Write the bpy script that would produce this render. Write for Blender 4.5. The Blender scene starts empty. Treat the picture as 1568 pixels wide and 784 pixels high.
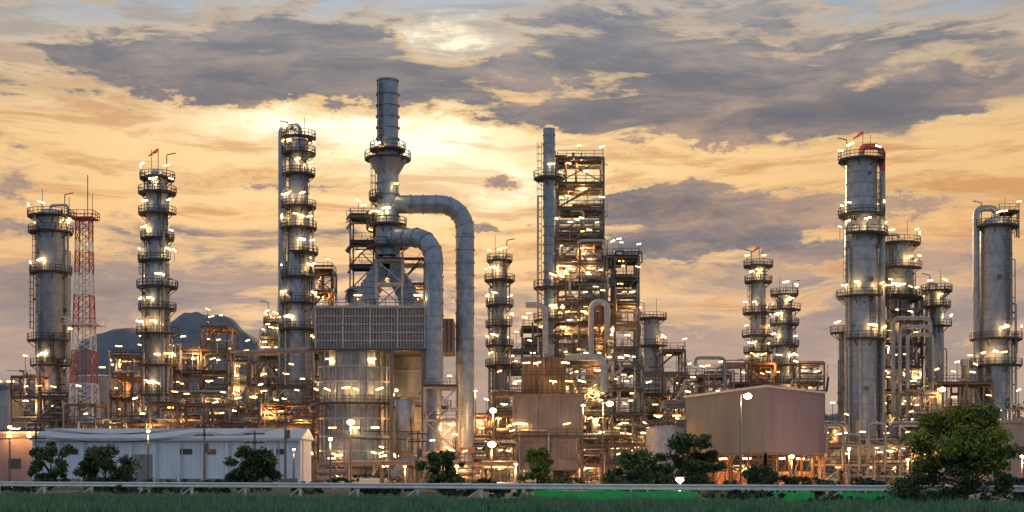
import bpy, math, random
import numpy as np
from mathutils import Vector, Matrix, noise
F=50/36*1568
CH=2.0; HY=722
def X(px,D): return (px-784)/F*D
def Z(py,D): return CH+(HY-py)/F*D
def P(px,py,D): return Vector((X(px,D),D,Z(py,D)))
def lin(c):
    return tuple(((v/255)/12.92 if v/255<=0.04045 else ((v/255+0.055)/1.055)**2.4) for v in c)
scene=bpy.context.scene

# ---------------------------------------------------------------- materials
def mk(name,c1,c2,rough=0.6,metal=0.0,scale=1.0,stretch=(1,1,1),bump=0.0,detail=6,bscale=None,bdist=0.05):
    m=bpy.data.materials.new(name); m.use_nodes=True
    nt=m.node_tree; b=nt.nodes['Principled BSDF']
    tc=nt.nodes.new('ShaderNodeTexCoord'); mp=nt.nodes.new('ShaderNodeMapping')
    mp.inputs['Scale'].default_value=stretch
    nt.links.new(tc.outputs['Object'],mp.inputs['Vector'])
    n=nt.nodes.new('ShaderNodeTexNoise'); n.inputs['Scale'].default_value=scale; n.inputs['Detail'].default_value=detail
    n.inputs['Roughness'].default_value=0.65
    nt.links.new(mp.outputs[0],n.inputs['Vector'])
    r=nt.nodes.new('ShaderNodeValToRGB')
    r.color_ramp.elements[0].position=0.32; r.color_ramp.elements[1].position=0.68
    r.color_ramp.elements[0].color=(*c1,1); r.color_ramp.elements[1].color=(*c2,1)
    nt.links.new(n.outputs['Fac'],r.inputs[0]); nt.links.new(r.outputs[0],b.inputs['Base Color'])
    b.inputs['Roughness'].default_value=rough; b.inputs['Metallic'].default_value=metal
    if bump>0:
        n2=nt.nodes.new('ShaderNodeTexNoise'); n2.inputs['Scale'].default_value=bscale or scale*4; n2.inputs['Detail'].default_value=4
        nt.links.new(tc.outputs['Object'],n2.inputs['Vector'])
        bp=nt.nodes.new('ShaderNodeBump'); bp.inputs['Strength'].default_value=bump; bp.inputs['Distance'].default_value=bdist
        nt.links.new(n2.outputs['Fac'],bp.inputs['Height']); nt.links.new(bp.outputs[0],b.inputs['Normal'])
    return m
def emi(name,c,s):
    m=bpy.data.materials.new(name); m.use_nodes=True
    b=m.node_tree.nodes['Principled BSDF']
    b.inputs['Base Color'].default_value=(0.8,0.8,0.8,1)
    b.inputs['Emission Color'].default_value=(*c,1); b.inputs['Emission Strength'].default_value=s
    m.cycles.emission_sampling='NONE' if s<10 else 'AUTO'
    return m
M={}
M['shell']=mk('aluminium_cladding',(0.22,0.25,0.29),(0.38,0.41,0.45),0.42,0.35,1.3,(1,1,0.45),0.25)
M['shell2']=mk('aged_cladding',(0.16,0.18,0.21),(0.31,0.32,0.35),0.45,0.3,0.9,(1,1,0.4),0.3)
M['duct']=mk('galvanised_duct',(0.17,0.22,0.29),(0.32,0.38,0.46),0.4,0.45,1.1,(1,1,0.6),0.25)
M['panel']=mk('furnace_casing',(0.15,0.15,0.17),(0.24,0.24,0.26),0.6,0.1,0.6,(1,1,0.4),0.2)
M['rib']=mk('casing_stiffener',(0.28,0.28,0.30),(0.42,0.42,0.44),0.55,0.1,0.9)
M['panelpink']=mk('furnace_casing_pink',(0.20,0.175,0.18),(0.31,0.275,0.285),0.6,0.1,0.8,(1,1,0.3),0.2)
M['brown']=mk('rusty_casing',(0.10,0.07,0.06),(0.19,0.13,0.11),0.7,0.1,0.8,(1,1,0.3),0.2)
M['dark']=mk('dark_steel',(0.035,0.035,0.04),(0.075,0.07,0.07),0.55,0.3,2)
M['steel']=mk('grey_steel',(0.09,0.09,0.095),(0.2,0.19,0.18),0.55,0.3,2)
M['pale']=mk('pale_steel',(0.30,0.28,0.28),(0.48,0.45,0.43),0.55,0.1,2)
M['rust']=mk('oxide_steel',(0.14,0.082,0.056),(0.27,0.17,0.12),0.65,0.1,2)
M['pipe']=mk('insulated_pipe',(0.28,0.28,0.28),(0.50,0.49,0.47),0.45,0.3,1.5)
M['red']=mk('red_paint',(0.36,0.045,0.04),(0.48,0.08,0.07),0.5,0,2)
M['white']=mk('white_paint',(0.62,0.62,0.64),(0.8,0.8,0.8),0.5,0,1.5)
M['orange']=mk('orange_fabric',(0.7,0.13,0.05),(0.8,0.2,0.08),0.7,0,3)
M['concrete']=mk('concrete',(0.16,0.155,0.15),(0.28,0.27,0.26),0.85,0,0.8,bump=0.3)
M['wallwhite']=mk('painted_metal_wall',(0.50,0.62,0.74),(0.68,0.77,0.86),0.6,0,0.5,(1,1,0.3),0.15)
M['roofwhite']=mk('white_metal_roof',(0.40,0.43,0.48),(0.52,0.55,0.6),0.5,0.1,0.5)
M['shedpink']=mk('mauve_siding',(0.225,0.185,0.235),(0.30,0.245,0.30),0.65,0,0.25,(1,1,0.3),0.1)
M['shedgrey']=mk('beige_siding',(0.20,0.195,0.19),(0.27,0.265,0.255),0.65,0,0.25,(1,1,0.3),0.1)
M['asphalt']=mk('asphalt',(0.04,0.04,0.042),(0.065,0.063,0.06),0.9,0,1.5,bump=0.3)
M['yard']=mk('plant_yard_gravel',(0.12,0.11,0.1),(0.2,0.18,0.16),0.9,0,0.4,bump=0.3)
M['soil']=mk('grassland',(0.02,0.045,0.024),(0.045,0.085,0.045),0.95,0,0.15,bump=0.3)
M['bark']=mk('bark',(0.05,0.035,0.025),(0.1,0.08,0.06),0.9,0,4)
M['leafd']=mk('leaves_dark',(0.015,0.038,0.015),(0.035,0.07,0.026),0.75,0,1.5)
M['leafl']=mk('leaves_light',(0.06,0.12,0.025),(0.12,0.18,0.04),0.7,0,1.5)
M['leaflit']=mk('leaves_lamplit_yellow',(0.17,0.22,0.02),(0.32,0.33,0.04),0.7,0,1.5)  # yellow-green leaf colour with warm lamplight painted in
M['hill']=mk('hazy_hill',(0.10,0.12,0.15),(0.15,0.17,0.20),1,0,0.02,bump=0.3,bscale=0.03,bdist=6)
M['greenlit']=mk('lamplit_green_netting',(0.03,0.50,0.10),(0.06,0.66,0.16),0.8,0,2)  # lamplight painted into the green as a very bright base colour
M['glass']=mk('dark_glass',(0.03,0.04,0.05),(0.05,0.06,0.07),0.2,0,1)
M['lamp']=emi('warm_fluorescent',(1.0,0.56,0.18),5.5)
M['lampw']=emi('white_fluorescent',(1.0,0.74,0.36),9.0)
M['lamph']=emi('halogen_lamp',(1.0,0.62,0.24),80)
M['lamps']=emi('sodium_lamp',(1.0,0.40,0.09),40)
WARM=(1,.55,.18)
# ---------------------------------------------------------------- geometry
class G:
    def __init__(s): s.v=[];s.f=[];s.sm=[]
    def add(s,vs,fs,sm=False):
        o=len(s.v); s.v.extend(vs)
        for f in fs: s.f.append(tuple(i+o for i in f)); s.sm.append(sm)
    def frame_of(s,d):
        d=d.normalized(); a=Vector((0,0,1)) if abs(d.z)<0.95 else Vector((1,0,0))
        u=d.cross(a).normalized(); w=d.cross(u).normalized(); return u,w
    def cyl(s,p0,p1,r0,r1=None,n=8,sm=True,caps=True):
        p0=Vector(p0);p1=Vector(p1)
        if r1 is None:r1=r0
        if (p1-p0).length<1e-5:return
        u,w=s.frame_of(p1-p0); vs=[]
        for p,r in((p0,r0),(p1,r1)):
            for i in range(n):
                a=2*math.pi*(i+0.5)/n; vs.append(p+(u*math.cos(a)+w*math.sin(a))*r)
        s.add(vs,[(i,(i+1)%n,n+(i+1)%n,n+i) for i in range(n)],sm)
        if caps: s.add(vs,[tuple(range(n))[::-1],tuple(range(n,2*n))])
    def beam(s,p0,p1,w): s.cyl(p0,p1,w*0.707,n=4,sm=False)
    def rod(s,p0,p1,w): s.cyl(p0,p1,w*0.707,n=4,sm=False,caps=False)
    def box(s,c,d,rz=0):
        c=Vector(c);x,y,z=d[0]/2,d[1]/2,d[2]/2
        vs=[Vector((a*x,b*y,e*z)) for e in(-1,1) for b in(-1,1) for a in(-1,1)]
        if rz:
            R=Matrix.Rotation(rz,3,'Z'); vs=[R@v for v in vs]
        s.add([v+c for v in vs],[(0,2,3,1),(4,5,7,6),(0,1,5,4),(2,6,7,3),(0,4,6,2),(1,3,7,5)])
    def bx(s,x0,x1,y0,y1,z0,z1): s.box(((x0+x1)/2,(y0+y1)/2,(z0+z1)/2),(x1-x0,y1-y0,z1-z0))
    def lathe(s,cx,cy,prof,n=32,a0=0,a1=2*math.pi,sm=True):
        full=abs(a1-a0-2*math.pi)<1e-4; m=n if full else n+1; vs=[]
        for z,r in prof:
            for i in range(m):
                a=a0+(a1-a0)*i/n; vs.append(Vector((cx+r*math.cos(a),cy+r*math.sin(a),z)))
        fs=[]
        for k in range(len(prof)-1):
            for i in range(n):
                j=(i+1)%m; fs.append((k*m+i,k*m+j,(k+1)*m+j,(k+1)*m+i))
        s.add(vs,fs,sm)
    def dome(s,cx,cy,z,r,h,n=24):
        s.lathe(cx,cy,[(z+h*math.sin(t*math.pi/12),r*max(0.002,math.cos(t*math.pi/12))) for t in range(7)],n)
    def drum(s,p0,p1,r,n=14):
        p0=Vector(p0);p1=Vector(p1);d=(p1-p0).normalized()
        s.cyl(p0,p1,r,n=n)
        for p,e in((p0,-d),(p1,d)):
            s.cyl(p,p+e*r*0.3,r,r*0.8,n); s.cyl(p+e*r*0.3,p+e*r*0.5,r*0.8,r*0.35,n)
    def path(s,pts,r,n=8,br=None):
        pts=[Vector(p) for p in pts]; br=br or r*2.2; out=[pts[0]]
        K=3 if r<0.5 else 8
        for i in range(1,len(pts)-1):
            a,b,c=pts[i-1],pts[i],pts[i+1]
            d1=(b-a);d2=(c-b)
            if d1.length<1e-4 or d2.length<1e-4: continue
            e=min(br,d1.length*0.49,d2.length*0.49); d1.normalize();d2.normalize()
            if d1.dot(d2)>0.999: continue
            if K==8 and abs(d1.dot(d2))<0.1:
                ctr=b-d1*e+d2*e
                for k in range(K+1):
                    t=k/K*math.pi/2; out.append(ctr-d2*e*math.cos(t)+d1*e*math.sin(t))
            else:
                A=b-d1*e;C=b+d2*e
                for k in range(K+1):
                    t=k/K; out.append(A*(1-t)**2+b*2*t*(1-t)+C*t*t)
        out.append(pts[-1])
        u=None; vs=[]
        L=len(out)
        for i in range(L):
            d=(out[min(i+1,L-1)]-out[max(i-1,0)])
            if d.length<1e-6: d=Vector((0,0,1))
            d.normalize()
            if u is None: u,_=s.frame_of(d)
            u=(u-d*u.dot(d))
            if u.length<1e-4:u,_=s.frame_of(d)
            u.normalize(); w=d.cross(u)
            for k in range(n):
                a=2*math.pi*k/n; vs.append(out[i]+(u*math.cos(a)+w*math.sin(a))*r)
        s.add(vs,[(i*n+k,i*n+(k+1)%n,(i+1)*n+(k+1)%n,(i+1)*n+k) for i in range(L-1) for k in range(n)],True)
        s.add([out[0]]+vs[:n],[(0,k+1,(k+1)%n+1) for k in range(n)])
        s.add([out[-1]]+vs[-n:],[(0,k+1,(k+1)%n+1) for k in range(n)])
        return out
    def rail(s,pts,h=1.1,w=0.07,closed=False,step=1.6):
        pts=[Vector(p) for p in pts]
        if closed: pts=pts+[pts[0]]
        for a,b in zip(pts,pts[1:]):
            L=(b-a).length
            for q in(h,h*0.5): s.rod(a+Vector((0,0,q)),b+Vector((0,0,q)),w)
            k=max(1,round(L/step))
            for i in range(k):
                p=a.lerp(b,i/k); s.rod(p,p+Vector((0,0,h)),w)
        p=pts[-1]; s.rod(p,p+Vector((0,0,h)),w)
    def ladder(s,x,y,z0,z1,a=-math.pi/2,cage=True):
        t=Vector((-math.sin(a),math.cos(a),0)); o=Vector((math.cos(a),math.sin(a),0)); c=Vector((x,y,0))
        for q in(-0.28,0.28): s.rod(c+t*q+Vector((0,0,z0)),c+t*q+Vector((0,0,z1)),0.08)
        z=z0
        while z<z1: s.rod(c+t*-0.28+Vector((0,0,z)),c+t*0.28+Vector((0,0,z)),0.05); z+=0.6
        if cage:
            z=z0+2.2
            while z<z1:
                ring=[c+t*(0.42*math.cos(b))+o*(0.75*math.sin(b))+Vector((0,0,z)) for b in [k*math.pi/4 for k in range(5)]]
                for p,q in zip(ring,ring[1:]): s.rod(p,q,0.06)
                z+=1.2
            if z1>z0+3:
                for b in(1,2,3):
                    p=c+t*(0.42*math.cos(b*math.pi/4))+o*(0.75*math.sin(b*math.pi/4))
                    s.rod(p+Vector((0,0,z0+2.2)),p+Vector((0,0,z1)),0.05)
class Thing:
    def __init__(s,name,origin=(0,0,0)):
        s.name=name; s.o=Vector(origin); s.parts={}; s.lights=[]
    def p(s,part,mat):
        if part not in s.parts: s.parts[part]=(G(),M[mat])
        return s.parts[part][0]
    def lamp(s,p,tangent=(1,0,0),L=1.25,post=2.0,kind='lamp',h=0.27):
        p=Vector(p);t=Vector(tangent).normalized()
        if kind=='lamp' and (int(p.x*37+p.z*91)%10)<4: kind='lampw'
        g=s.p('lamps_'+kind,kind); g.cyl(p-t*L/2,p+t*L/2,h/2*1.1,n=4,sm=False)
        if post: s.p('lamp_posts','dark').rod(p-Vector((0,0,post)),p+Vector((0,0,0.12)),0.08)
    def finish(s):
        items=[(k,g,m) for k,(g,m) in s.parts.items() if g.v]
        root=None
        if len(items)+len(s.lights)>1:
            root=bpy.data.objects.new(s.name,None); root.location=s.o; scene.collection.objects.link(root)
        for k,g,m in items:
            nm=k if root else s.name
            me=bpy.data.meshes.new(nm); me.from_pydata([tuple(v-s.o) for v in g.v],[],g.f)
            me.polygons.foreach_set('use_smooth',g.sm); me.materials.append(m); me.update()
            ob=bpy.data.objects.new(nm,me); scene.collection.objects.link(ob)
            if root: ob.parent=root
            else: ob.location=s.o
        for (p,e,c,r) in s.lights:
            l=bpy.data.lights.new('bulb','POINT'); l.energy=e; l.color=c; l.shadow_soft_size=r
            ob=bpy.data.objects.new('bulb',l); ob.location=Vector(p)-s.o; scene.collection.objects.link(ob); ob.parent=root

def platform(T,cx,cy,z,r,ext=1.15,a0=0,a1=2*math.pi,n=24,mat='dark',lamps=3,rnd=random,lz=2.1,bulb=400):
    g=T.p('platforms',mat); R=r+ext
    k=max(6,int(n*(a1-a0)/(2*math.pi)))
    g.lathe(cx,cy,[(z-0.2,r+0.02),(z-0.2,R),(z+0.12,R),(z,R-0.05),(z,r+0.02)],k,a0,a1,False)
    h=T.p('railings',mat)
    m=k
    pts=[Vector((cx+R*math.cos(a0+(a1-a0)*i/m),cy+R*math.sin(a0+(a1-a0)*i/m),z)) for i in range(m+1)]
    h.rail(pts,1.15,0.085,step=1.5)
    q=max(4,k//3)
    for i in range(q):
        a=a0+(a1-a0)*(i+0.5)/q
        h.rod((cx+R*math.cos(a),cy+R*math.sin(a),z-0.1),(cx+r*math.cos(a),cy+r*math.sin(a),z-1.3),0.12)
    for i in range(lamps):
        a=rnd.uniform(-math.pi*0.95,-0.05*math.pi) if rnd.random()<0.8 else rnd.uniform(0,math.pi)
        p=Vector((cx+(R-0.15)*math.cos(a),cy+(R-0.15)*math.sin(a),z+lz+rnd.uniform(-0.3,0.3)))
        T.lamp(p,(-math.sin(a),math.cos(a),rnd.uniform(-.35,.35)),L=rnd.uniform(0.8,1.4),post=lz)
        if math.sin(a)<-.15 and (i==0 or rnd.random()<.35): T.lights.append((p+Vector((0,0,-.25)),bulb*rnd.uniform(.5,1.5),WARM,.1))

def column(name,x,D,prof,plats,seed=0,mat='shell',goose=None,sock=False,davit=True,pipes=3,lamps=3,wide=1.15,top='dome'):
    rnd=random.Random(seed); cx=X(x,D);cy=D
    T=Thing(name,(cx,cy,0)); k=D/F
    pr=[(Z(y,D),w/2*k) for y,w in prof]
    pr.append((0,pr[-1][1])) if pr[-1][0]>0 else None
    sh=T.p('shell',mat); sh.lathe(cx,cy,pr,36)
    z0,r0=pr[0]
    if top=='dome': sh.dome(cx,cy,z0,r0,r0*0.55)
    else: sh.lathe(cx,cy,[(z0,r0),(z0+0.1,r0*0.01)],36)
    def rad(z):
        for (za,ra),(zb,rb) in zip(pr,pr[1:]):
            if zb<=z<=za: return ra+(rb-ra)*((za-z)/max(1e-6,za-zb))
        return pr[0][1]
    seam=T.p('seams','shell2'); z=1
    while z<z0:
        r=rad(z); seam.lathe(cx,cy,[(z-0.06,r),(z-0.06,r+0.05),(z+0.06,r+0.05),(z+0.06,r)],36,sm=False); z+=rnd.choice([1.9,2.4,2.4,3.1])
    zs=[]
    for pl in plats:
        y,full=(pl if isinstance(pl,tuple) else (pl,rnd.random()<0.55))
        z=Z(y,D); r=rad(z); zs.append((z,r))
        if full: platform(T,cx,cy,z,r,wide*rnd.uniform(0.8,1.35),lamps=lamps,rnd=rnd)
        else:
            c=rnd.uniform(-2.6,-0.5); sp=rnd.uniform(1.3,2.2)
            platform(T,cx,cy,z,r,wide*rnd.uniform(1.0,1.5),c-sp,c+sp,lamps=lamps,rnd=rnd)
    zs.sort(); prev=max(1,Z(650,D))
    lad=T.p('ladders','dark')
    for i,(z,r) in enumerate(zs):
        a=[-2.3,-0.7,-1.2,-2.7][(i+seed)%4]; rr=max(rad(z-0.2),rad(prev+0.2))+0.3
        if z-prev>1.5: lad.ladder(cx+rr*math.cos(a),cy+rr*math.sin(a),prev,z+1.1,a)
        prev=z
    pp=T.p('risers','pipe'); pq=T.p('small_risers','steel')
    for i in range(pipes+3):
        a=rnd.choice([-0.25,0.1,3.2,-2.9,-1.9,-1.0,-2.5,-0.5])+rnd.uniform(-0.2,0.2); q=rnd.uniform(0.1,0.24) if i<pipes else rnd.uniform(.05,.1)
        rm=max(r for _,r in pr)
        zt=rnd.uniform(0.45,0.97)*z0; rr=rm+0.35+q
        rt=rad(zt)
        (pp if i<pipes else pq).path([(cx+rr*math.cos(a),cy+rr*math.sin(a),0),(cx+rr*math.cos(a),cy+rr*math.sin(a),zt),(cx+rt*0.8*math.cos(a),cy+rt*0.8*math.sin(a),zt)],q)
        zz=2
        while zz<zt:
            lad.rod((cx+(rr+.1)*math.cos(a),cy+(rr+.1)*math.sin(a),zz),(cx+rad(zz)*math.cos(a),cy+rad(zz)*math.sin(a),zz),0.12); zz+=4
    nz=T.p('nozzles','steel')
    for i in range(int(z0/4)):
        a=rnd.uniform(-3.0,-0.1); z=rnd.uniform(4,z0-1); r=rad(z); q=rnd.choice([0.15,0.2,0.35])
        c=Vector((math.cos(a),math.sin(a),0)); b=Vector((cx,cy,z))
        nz.cyl(b+c*r*0.9,b+c*(r+0.35),q,n=10); nz.cyl(b+c*(r+0.35),b+c*(r+0.45),q*1.35,n=10)
    if goose:
        side,q,gm=goose
        gg=T.p('overhead_line',gm); rr=r0+q+0.35
        gg.path([(cx,cy-0.1,z0+r0*0.4),(cx,cy-0.1,z0+r0*0.55+q*2.6),(cx+side*rr,cy-0.4,z0+r0*0.55+q*2.6),(cx+side*rr,cy-0.4,z0*0.25)] if gm!='red' else
                [(cx,cy-0.1,z0+r0*0.4),(cx,cy-0.1,z0+r0*0.55+q*2.6),(cx+side*rr,cy-0.4,z0+r0*0.55+q*2.6),(cx+side*rr,cy-0.4,z0-1.5)],q,12,br=q*2.4)
        if gm=='red':
            T.p('downcomer','shell').cyl((cx+side*rr,cy-0.4,z0-1.5),(cx+side*rr,cy-0.4,2),q*1.02,n=14)
    if davit:
        s=rnd.choice([-1,1]); h=r0*0.55+2.6
        lad.path([(cx+s*r0,cy-0.3,z0),(cx+s*r0,cy-0.3,z0+h),(cx+s*(r0+1.6),cy-0.3,z0+h+0.3)],0.09,6)
        lad.rod((cx-s*r0*0.6,cy,z0),(cx-s*r0*0.6,cy,z0+h+1.0),0.08)
    if sock:
        T.p('windsock_mast','dark').rod((cx+0.2,cy-0.2,z0),(cx+0.2,cy-0.2,z0+r0+3.0),0.1)
        T.p('windsock','orange').cyl((cx+0.2,cy-0.2,z0+r0+2.7),(cx-1.5,cy-0.2,z0+r0+1.6),0.32,0.14,8)
    T.finish()

def structure(name,x0,x1,ytop,D,depth=9,seed=0,fh=4.2,bay=4.5,mat='steel',dens=1.0,brace=0.4,lampd=1.0,floor=0.75,col=0.34,zb=0.0,equip=0.5,bulbs=1.0):
    rnd=random.Random(seed)
    xa,xb=X(x0,D),X(x1,D); ya,yb=D,D+depth; zt=Z(ytop,D)
    T=Thing(name,((xa+xb)/2,(ya+yb)/2,0))
    nx=max(1,round((xb-xa)/bay)); ny=max(1,round(depth/5.5)); nf=max(1,round((zt-zb)/fh)); fhh=(zt-zb)/nf
    xs=[xa+(xb-xa)*i/nx for i in range(nx+1)]; ys=[ya+depth*i/ny for i in range(ny+1)]
    tops=[zt-(rnd.choice([0,0,0,1,1,2])*fhh if nf>2 and nx>1 and name!='steel_tower' else 0) for _ in range(nx)]
    ct=[max(tops[max(0,i-1)],tops[min(nx-1,i)]) for i in range(nx+1)]
    f=T.p('frame',mat)
    for i,x in enumerate(xs):
        for y in ys: f.box((x,y,(zb+ct[i])/2+0.001*i),(col,col,ct[i]-zb))
    fl=T.p('floors','dark'); rl=T.p('railings','steel' if rnd.random()<.5 else 'dark')
    eq=T.p('vessels',rnd.choice(['shell','shell2'])); pg=T.p('piping','pipe'); pd=T.p('small_piping',rnd.choice(['rust','steel','pale']))
    for i in range(nx):
        if rnd.random()<.45 and lampd>.5:
            x=rnd.uniform(xs[i],xs[i+1]); h=rnd.uniform(2.4,4.5)
            T.lamp((x,ya+.5,tops[i]+h),(1,.2,rnd.uniform(-.5,.5)),L=.8,post=h)
    for k in range(1,nf+1):
        z=zb+k*fhh
        for y in ys:
            for i in range(nx):
                if tops[i]>=z-0.1: f.bx(xs[i]+col/2,xs[i+1]-col/2,y-0.12,y+0.12,z-0.4,z)
        for i,x in enumerate(xs):
            if ct[i]>=z-0.1:
                for j in range(ny): f.bx(x-0.12,x+0.12,ys[j]+col/2,ys[j+1]-col/2,z-0.4,z-0.01)
        for i in range(nx):
            if tops[i]<z-0.1: continue
            a,b=xs[i],xs[i+1]
            ext=rnd.choice([0,0,0.9])
            if rnd.random()<floor:
                fl.bx(a+0.02,b-0.02,ya-0.25-ext,yb,z+0.01,z+0.09)
                rl.rail([(a,ya-0.22-ext,z+0.09),(b,ya-0.22-ext,z+0.09)],1.1,0.08)
                if rnd.random()<0.5: rl.rail([(a,yb,z+0.09),(b,yb,z+0.09)],1.1,0.07)
                if i==0: rl.rail([(a,ya,z+.09),(a,yb,z+.09)],1.1,0.07)
                if i==nx-1: rl.rail([(b,ya,z+.09),(b,yb,z+.09)],1.1,0.07)
                n=int(1.4*lampd+rnd.random())
                for q in range(n):
                    T.lamp((rnd.uniform(a,b),ya-0.2-ext,z+rnd.uniform(1.6,2.3)),(1,rnd.uniform(-.6,.6),rnd.uniform(-.3,.3)),L=rnd.uniform(0.5,1.05),post=1.6,h=0.23)
                if rnd.random()<0.5*lampd:
                    T.lamp((rnd.uniform(a,b),rnd.uniform(ya+1,yb-1),z-0.6),(1,.3,0),L=1.0,post=0)
            if rnd.random()<.42*bulbs:
                low=z<14
                T.lights.append((Vector((rnd.uniform(a+.5,b-.5),ya+rnd.uniform(-.9,2.2),z-rnd.uniform(.9,1.6))),rnd.uniform(400,1100)*(1.4 if low else 1),WARM if rnd.random()<(.45 if low else .7) else (1,.38,.09),.1))
            if rnd.random()<brace:
                zz=z-fhh
                y=ya
                t=rnd.random()
                if t<0.5: f.rod((a,y,zz),(b,y,z-.2),0.18)
                if t>0.3: f.rod((b,y,zz),(a,y,z-.2),0.18)
                if t>.6: f.rod((a,yb,zz),(b,yb,z-.2),0.18)
            if rnd.random()<0.2:
                zz=z-fhh; 
                for yy in(ya-0.4,ya-1.2): f.rod((a+.3,yy,zz),(b-.3,yy,z),0.16)
                for s in range(12):
                    t=(s+.5)/12; fl.box((a+.3+(b-a-.6)*t,ya-0.8,zz+fhh*t),(0.25,0.8,0.05))
                rl.rod((a+.3,ya-1.2,zz+1),(b-.3,ya-1.2,z+1),0.07)
            zf=z-fhh+0.1; cy=rnd.uniform(ya+1.2,yb-1.2) if depth>3 else (ya+yb)/2; w=b-a
            t=rnd.random()
            if t<equip*0.4:
                r=rnd.uniform(0.5,min(1.1,fhh*0.3)); eq.drum((a+w*.15,cy,zf+r+.5),(b-w*.15,cy,zf+r+.5),r)
                f.box((a+w*.3,cy,zf+.25),(0.3,r*1.5,.5)); f.box((b-w*.3,cy,zf+.25),(0.3,r*1.5,.5))
            elif t<equip*0.7:
                r=rnd.uniform(0.5,1.0); c=rnd.uniform(a+r,b-r) if w>2*r else (a+b)/2
                eq.cyl((c,cy,zf),(c,cy,zf+fhh*.7),r,n=16); eq.dome(c,cy,zf+fhh*.7,r,r*.5,16)
            elif t<equip:
                for r,zz in((.4,.8),(.4,1.9)): eq.drum((a+.4,ya+1,zf+zz),(b-.4,ya+1,zf+zz),r,10)
        for q in range(int(rnd.uniform(2,6)*dens)):
            y=rnd.uniform(ya-.3,yb); r=rnd.choice([.06,.08,.12,.15,.22,.3]); i0=rnd.randrange(nx); i1=rnd.randrange(i0,nx)
            if min(tops[i0:i1+1])<z-.1: continue
            zz=z+r+rnd.choice([.1,-.9,.1]); (pg if rnd.random()<.6 else pd).path([(xs[i0]-rnd.uniform(0,1),y,zz-rnd.uniform(.5,2)),(xs[i0]-.1,y,zz),(xs[i1+1]+.1,y,zz),(xs[i1+1]+.1,y,zz-rnd.uniform(1,fhh))],r,7)
    V=(xb-xa)*(zt-zb)
    for q in range(int(V/8*dens)):
        r=rnd.choice([.05,.06,.08,.1,.13,.2,.26]); p=Vector((rnd.uniform(xa-.4,xb+.4),ya-rnd.uniform(-.35*depth,.7),rnd.uniform(zb+.5,zt)))
        pts=[p.copy()]; ax=rnd.choice([0,2])
        for s in range(rnd.randint(2,5)):
            d=rnd.choice([-1,1])*rnd.uniform(1.0,6.0)
            p=p.copy(); p[ax]+=d
            p.x=min(max(p.x,xa-.6),xb+.6); p.z=min(max(p.z,zb+.2),zt+0.8); p.y=min(max(p.y,ya-.9),yb)
            i=min(nx-1,max(0,int((p.x-xa)/max(1e-3,(xb-xa))*nx))); p.z=min(p.z,tops[i]+.8)
            pts.append(p); ax=rnd.choice([a for a in(0,1,2,2) if a!=ax])
        i=min(nx-1,max(0,int((pts[0].x-xa)/max(1e-3,(xb-xa))*nx))); pts[0].z=min(pts[0].z,tops[i])
        (pg if rnd.random()<.5 else pd).path(pts,r,6)
    T.finish()

# ---------------------------------------------------------------- ground, road, yard
def sheet(name,pts,z,mat):
    T=Thing(name,(0,0,z)); T.p('s',mat).add([Vector((x,y,z)) for x,y in pts],[tuple(range(len(pts)))]); T.finish()
sheet('ground',[(-9000,-500),(9000,-500),(9000,12000),(-9000,12000)],0,'soil')
sheet('plant_yard',[(-260,172),(260,172),(320,520),(-320,520)],0.008,'yard')
rl0=Vector((X(-150,128),128,0)); rl1=Vector((X(1720,84),84,0)); rd=(rl1-rl0).normalized(); rn=Vector((-rd.y,rd.x,0))
q=[rl0-rd*80+rn*1.2,rl1+rd*80+rn*1.2,rl1+rd*80+rn*9,rl0-rd*80+rn*9]
sheet('road',[(p.x,p.y) for p in q],0.006,'asphalt')
T=Thing('road_markings',(0,0,0.01)); g=T.p('m','white')
for i in range(60):
    a=rl0+rd*(i*4-60)+rn*5.05; b=a+rd*2; vs=[a,b,b+rn*.12,a+rn*.12]; g.add([v+Vector((0,0,.011)) for v in vs],[(0,1,2,3)])
T.finish()
T=Thing('guard_rail',rl0); g=T.p('beam','white'); h=T.p('posts','white')
L=(rl1-rl0).length+60; ra=math.atan2(rd.y,rd.x)
a=rl0-rd*30+Vector((0,0,1.06)); g.path([a,a+rd*L],0.075,8)
a=rl0-rd*30+Vector((0,0,.80)); g.path([a,a+rd*L],0.075,8)
g.box((rl0-rd*30+rd*L/2)+Vector((0,0,.93))+rn*0.03,(L,0.05,0.2),ra)
for i in range(int(L/5.2)):
    p=rl0-rd*30+rd*(i*5.2)+rn*.14; h.box(p+Vector((0,0,.5)),(.18,.14,1.0),ra)
    h.rod(p+Vector((0,0,.75)),p+rd*-1.1+Vector((0,0,0.05)),0.1)
T.finish()
def railpt(px,off):
    t=(px-784)/F
    k=(rl0.x-t*rl0.y)/(t*rd.y-rd.x); return rl0+rd*k-rn*off
T=Thing('lamplit_green_fence',railpt(950,2.2)); g=T.p('netting','greenlit'); h=T.p('posts','white')  # low netting stands in for a lamp-lit green band, glow put in its colour
for a,b in((838,1085),(1175,1260),(1300,1425)):
    pa,pb=railpt(a,2.2),railpt(b,2.2); n=10
    for i in range(n):
        p,q=pa.lerp(pb,i/n),pa.lerp(pb,(i+1)/n); s1,s2=.70+.05*math.sin(i*1.7),.70+.05*math.sin(i*1.7+1.7)
        g.add([p+Vector((0,0,.03)),q+Vector((0,0,.03)),q+Vector((0,0,s2)),p+Vector((0,0,s1))],[(0,1,2,3)])
        h.box(p+rn*.06+Vector((0,0,.4)),(.06,.06,.8),ra)
T.finish()
T=Thing('chain_link_fence',(0,186,0)); h=T.p('posts','steel'); g=T.p('wires','steel')
xa,xb=X(478,186),X(1720,186); x=xa
while x<xb:
    h.rod((x,186,0),(x,186,2.2),.12); h.rod((x,186,2.2),(x,185.6,2.5),.1)
    x+=3
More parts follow.
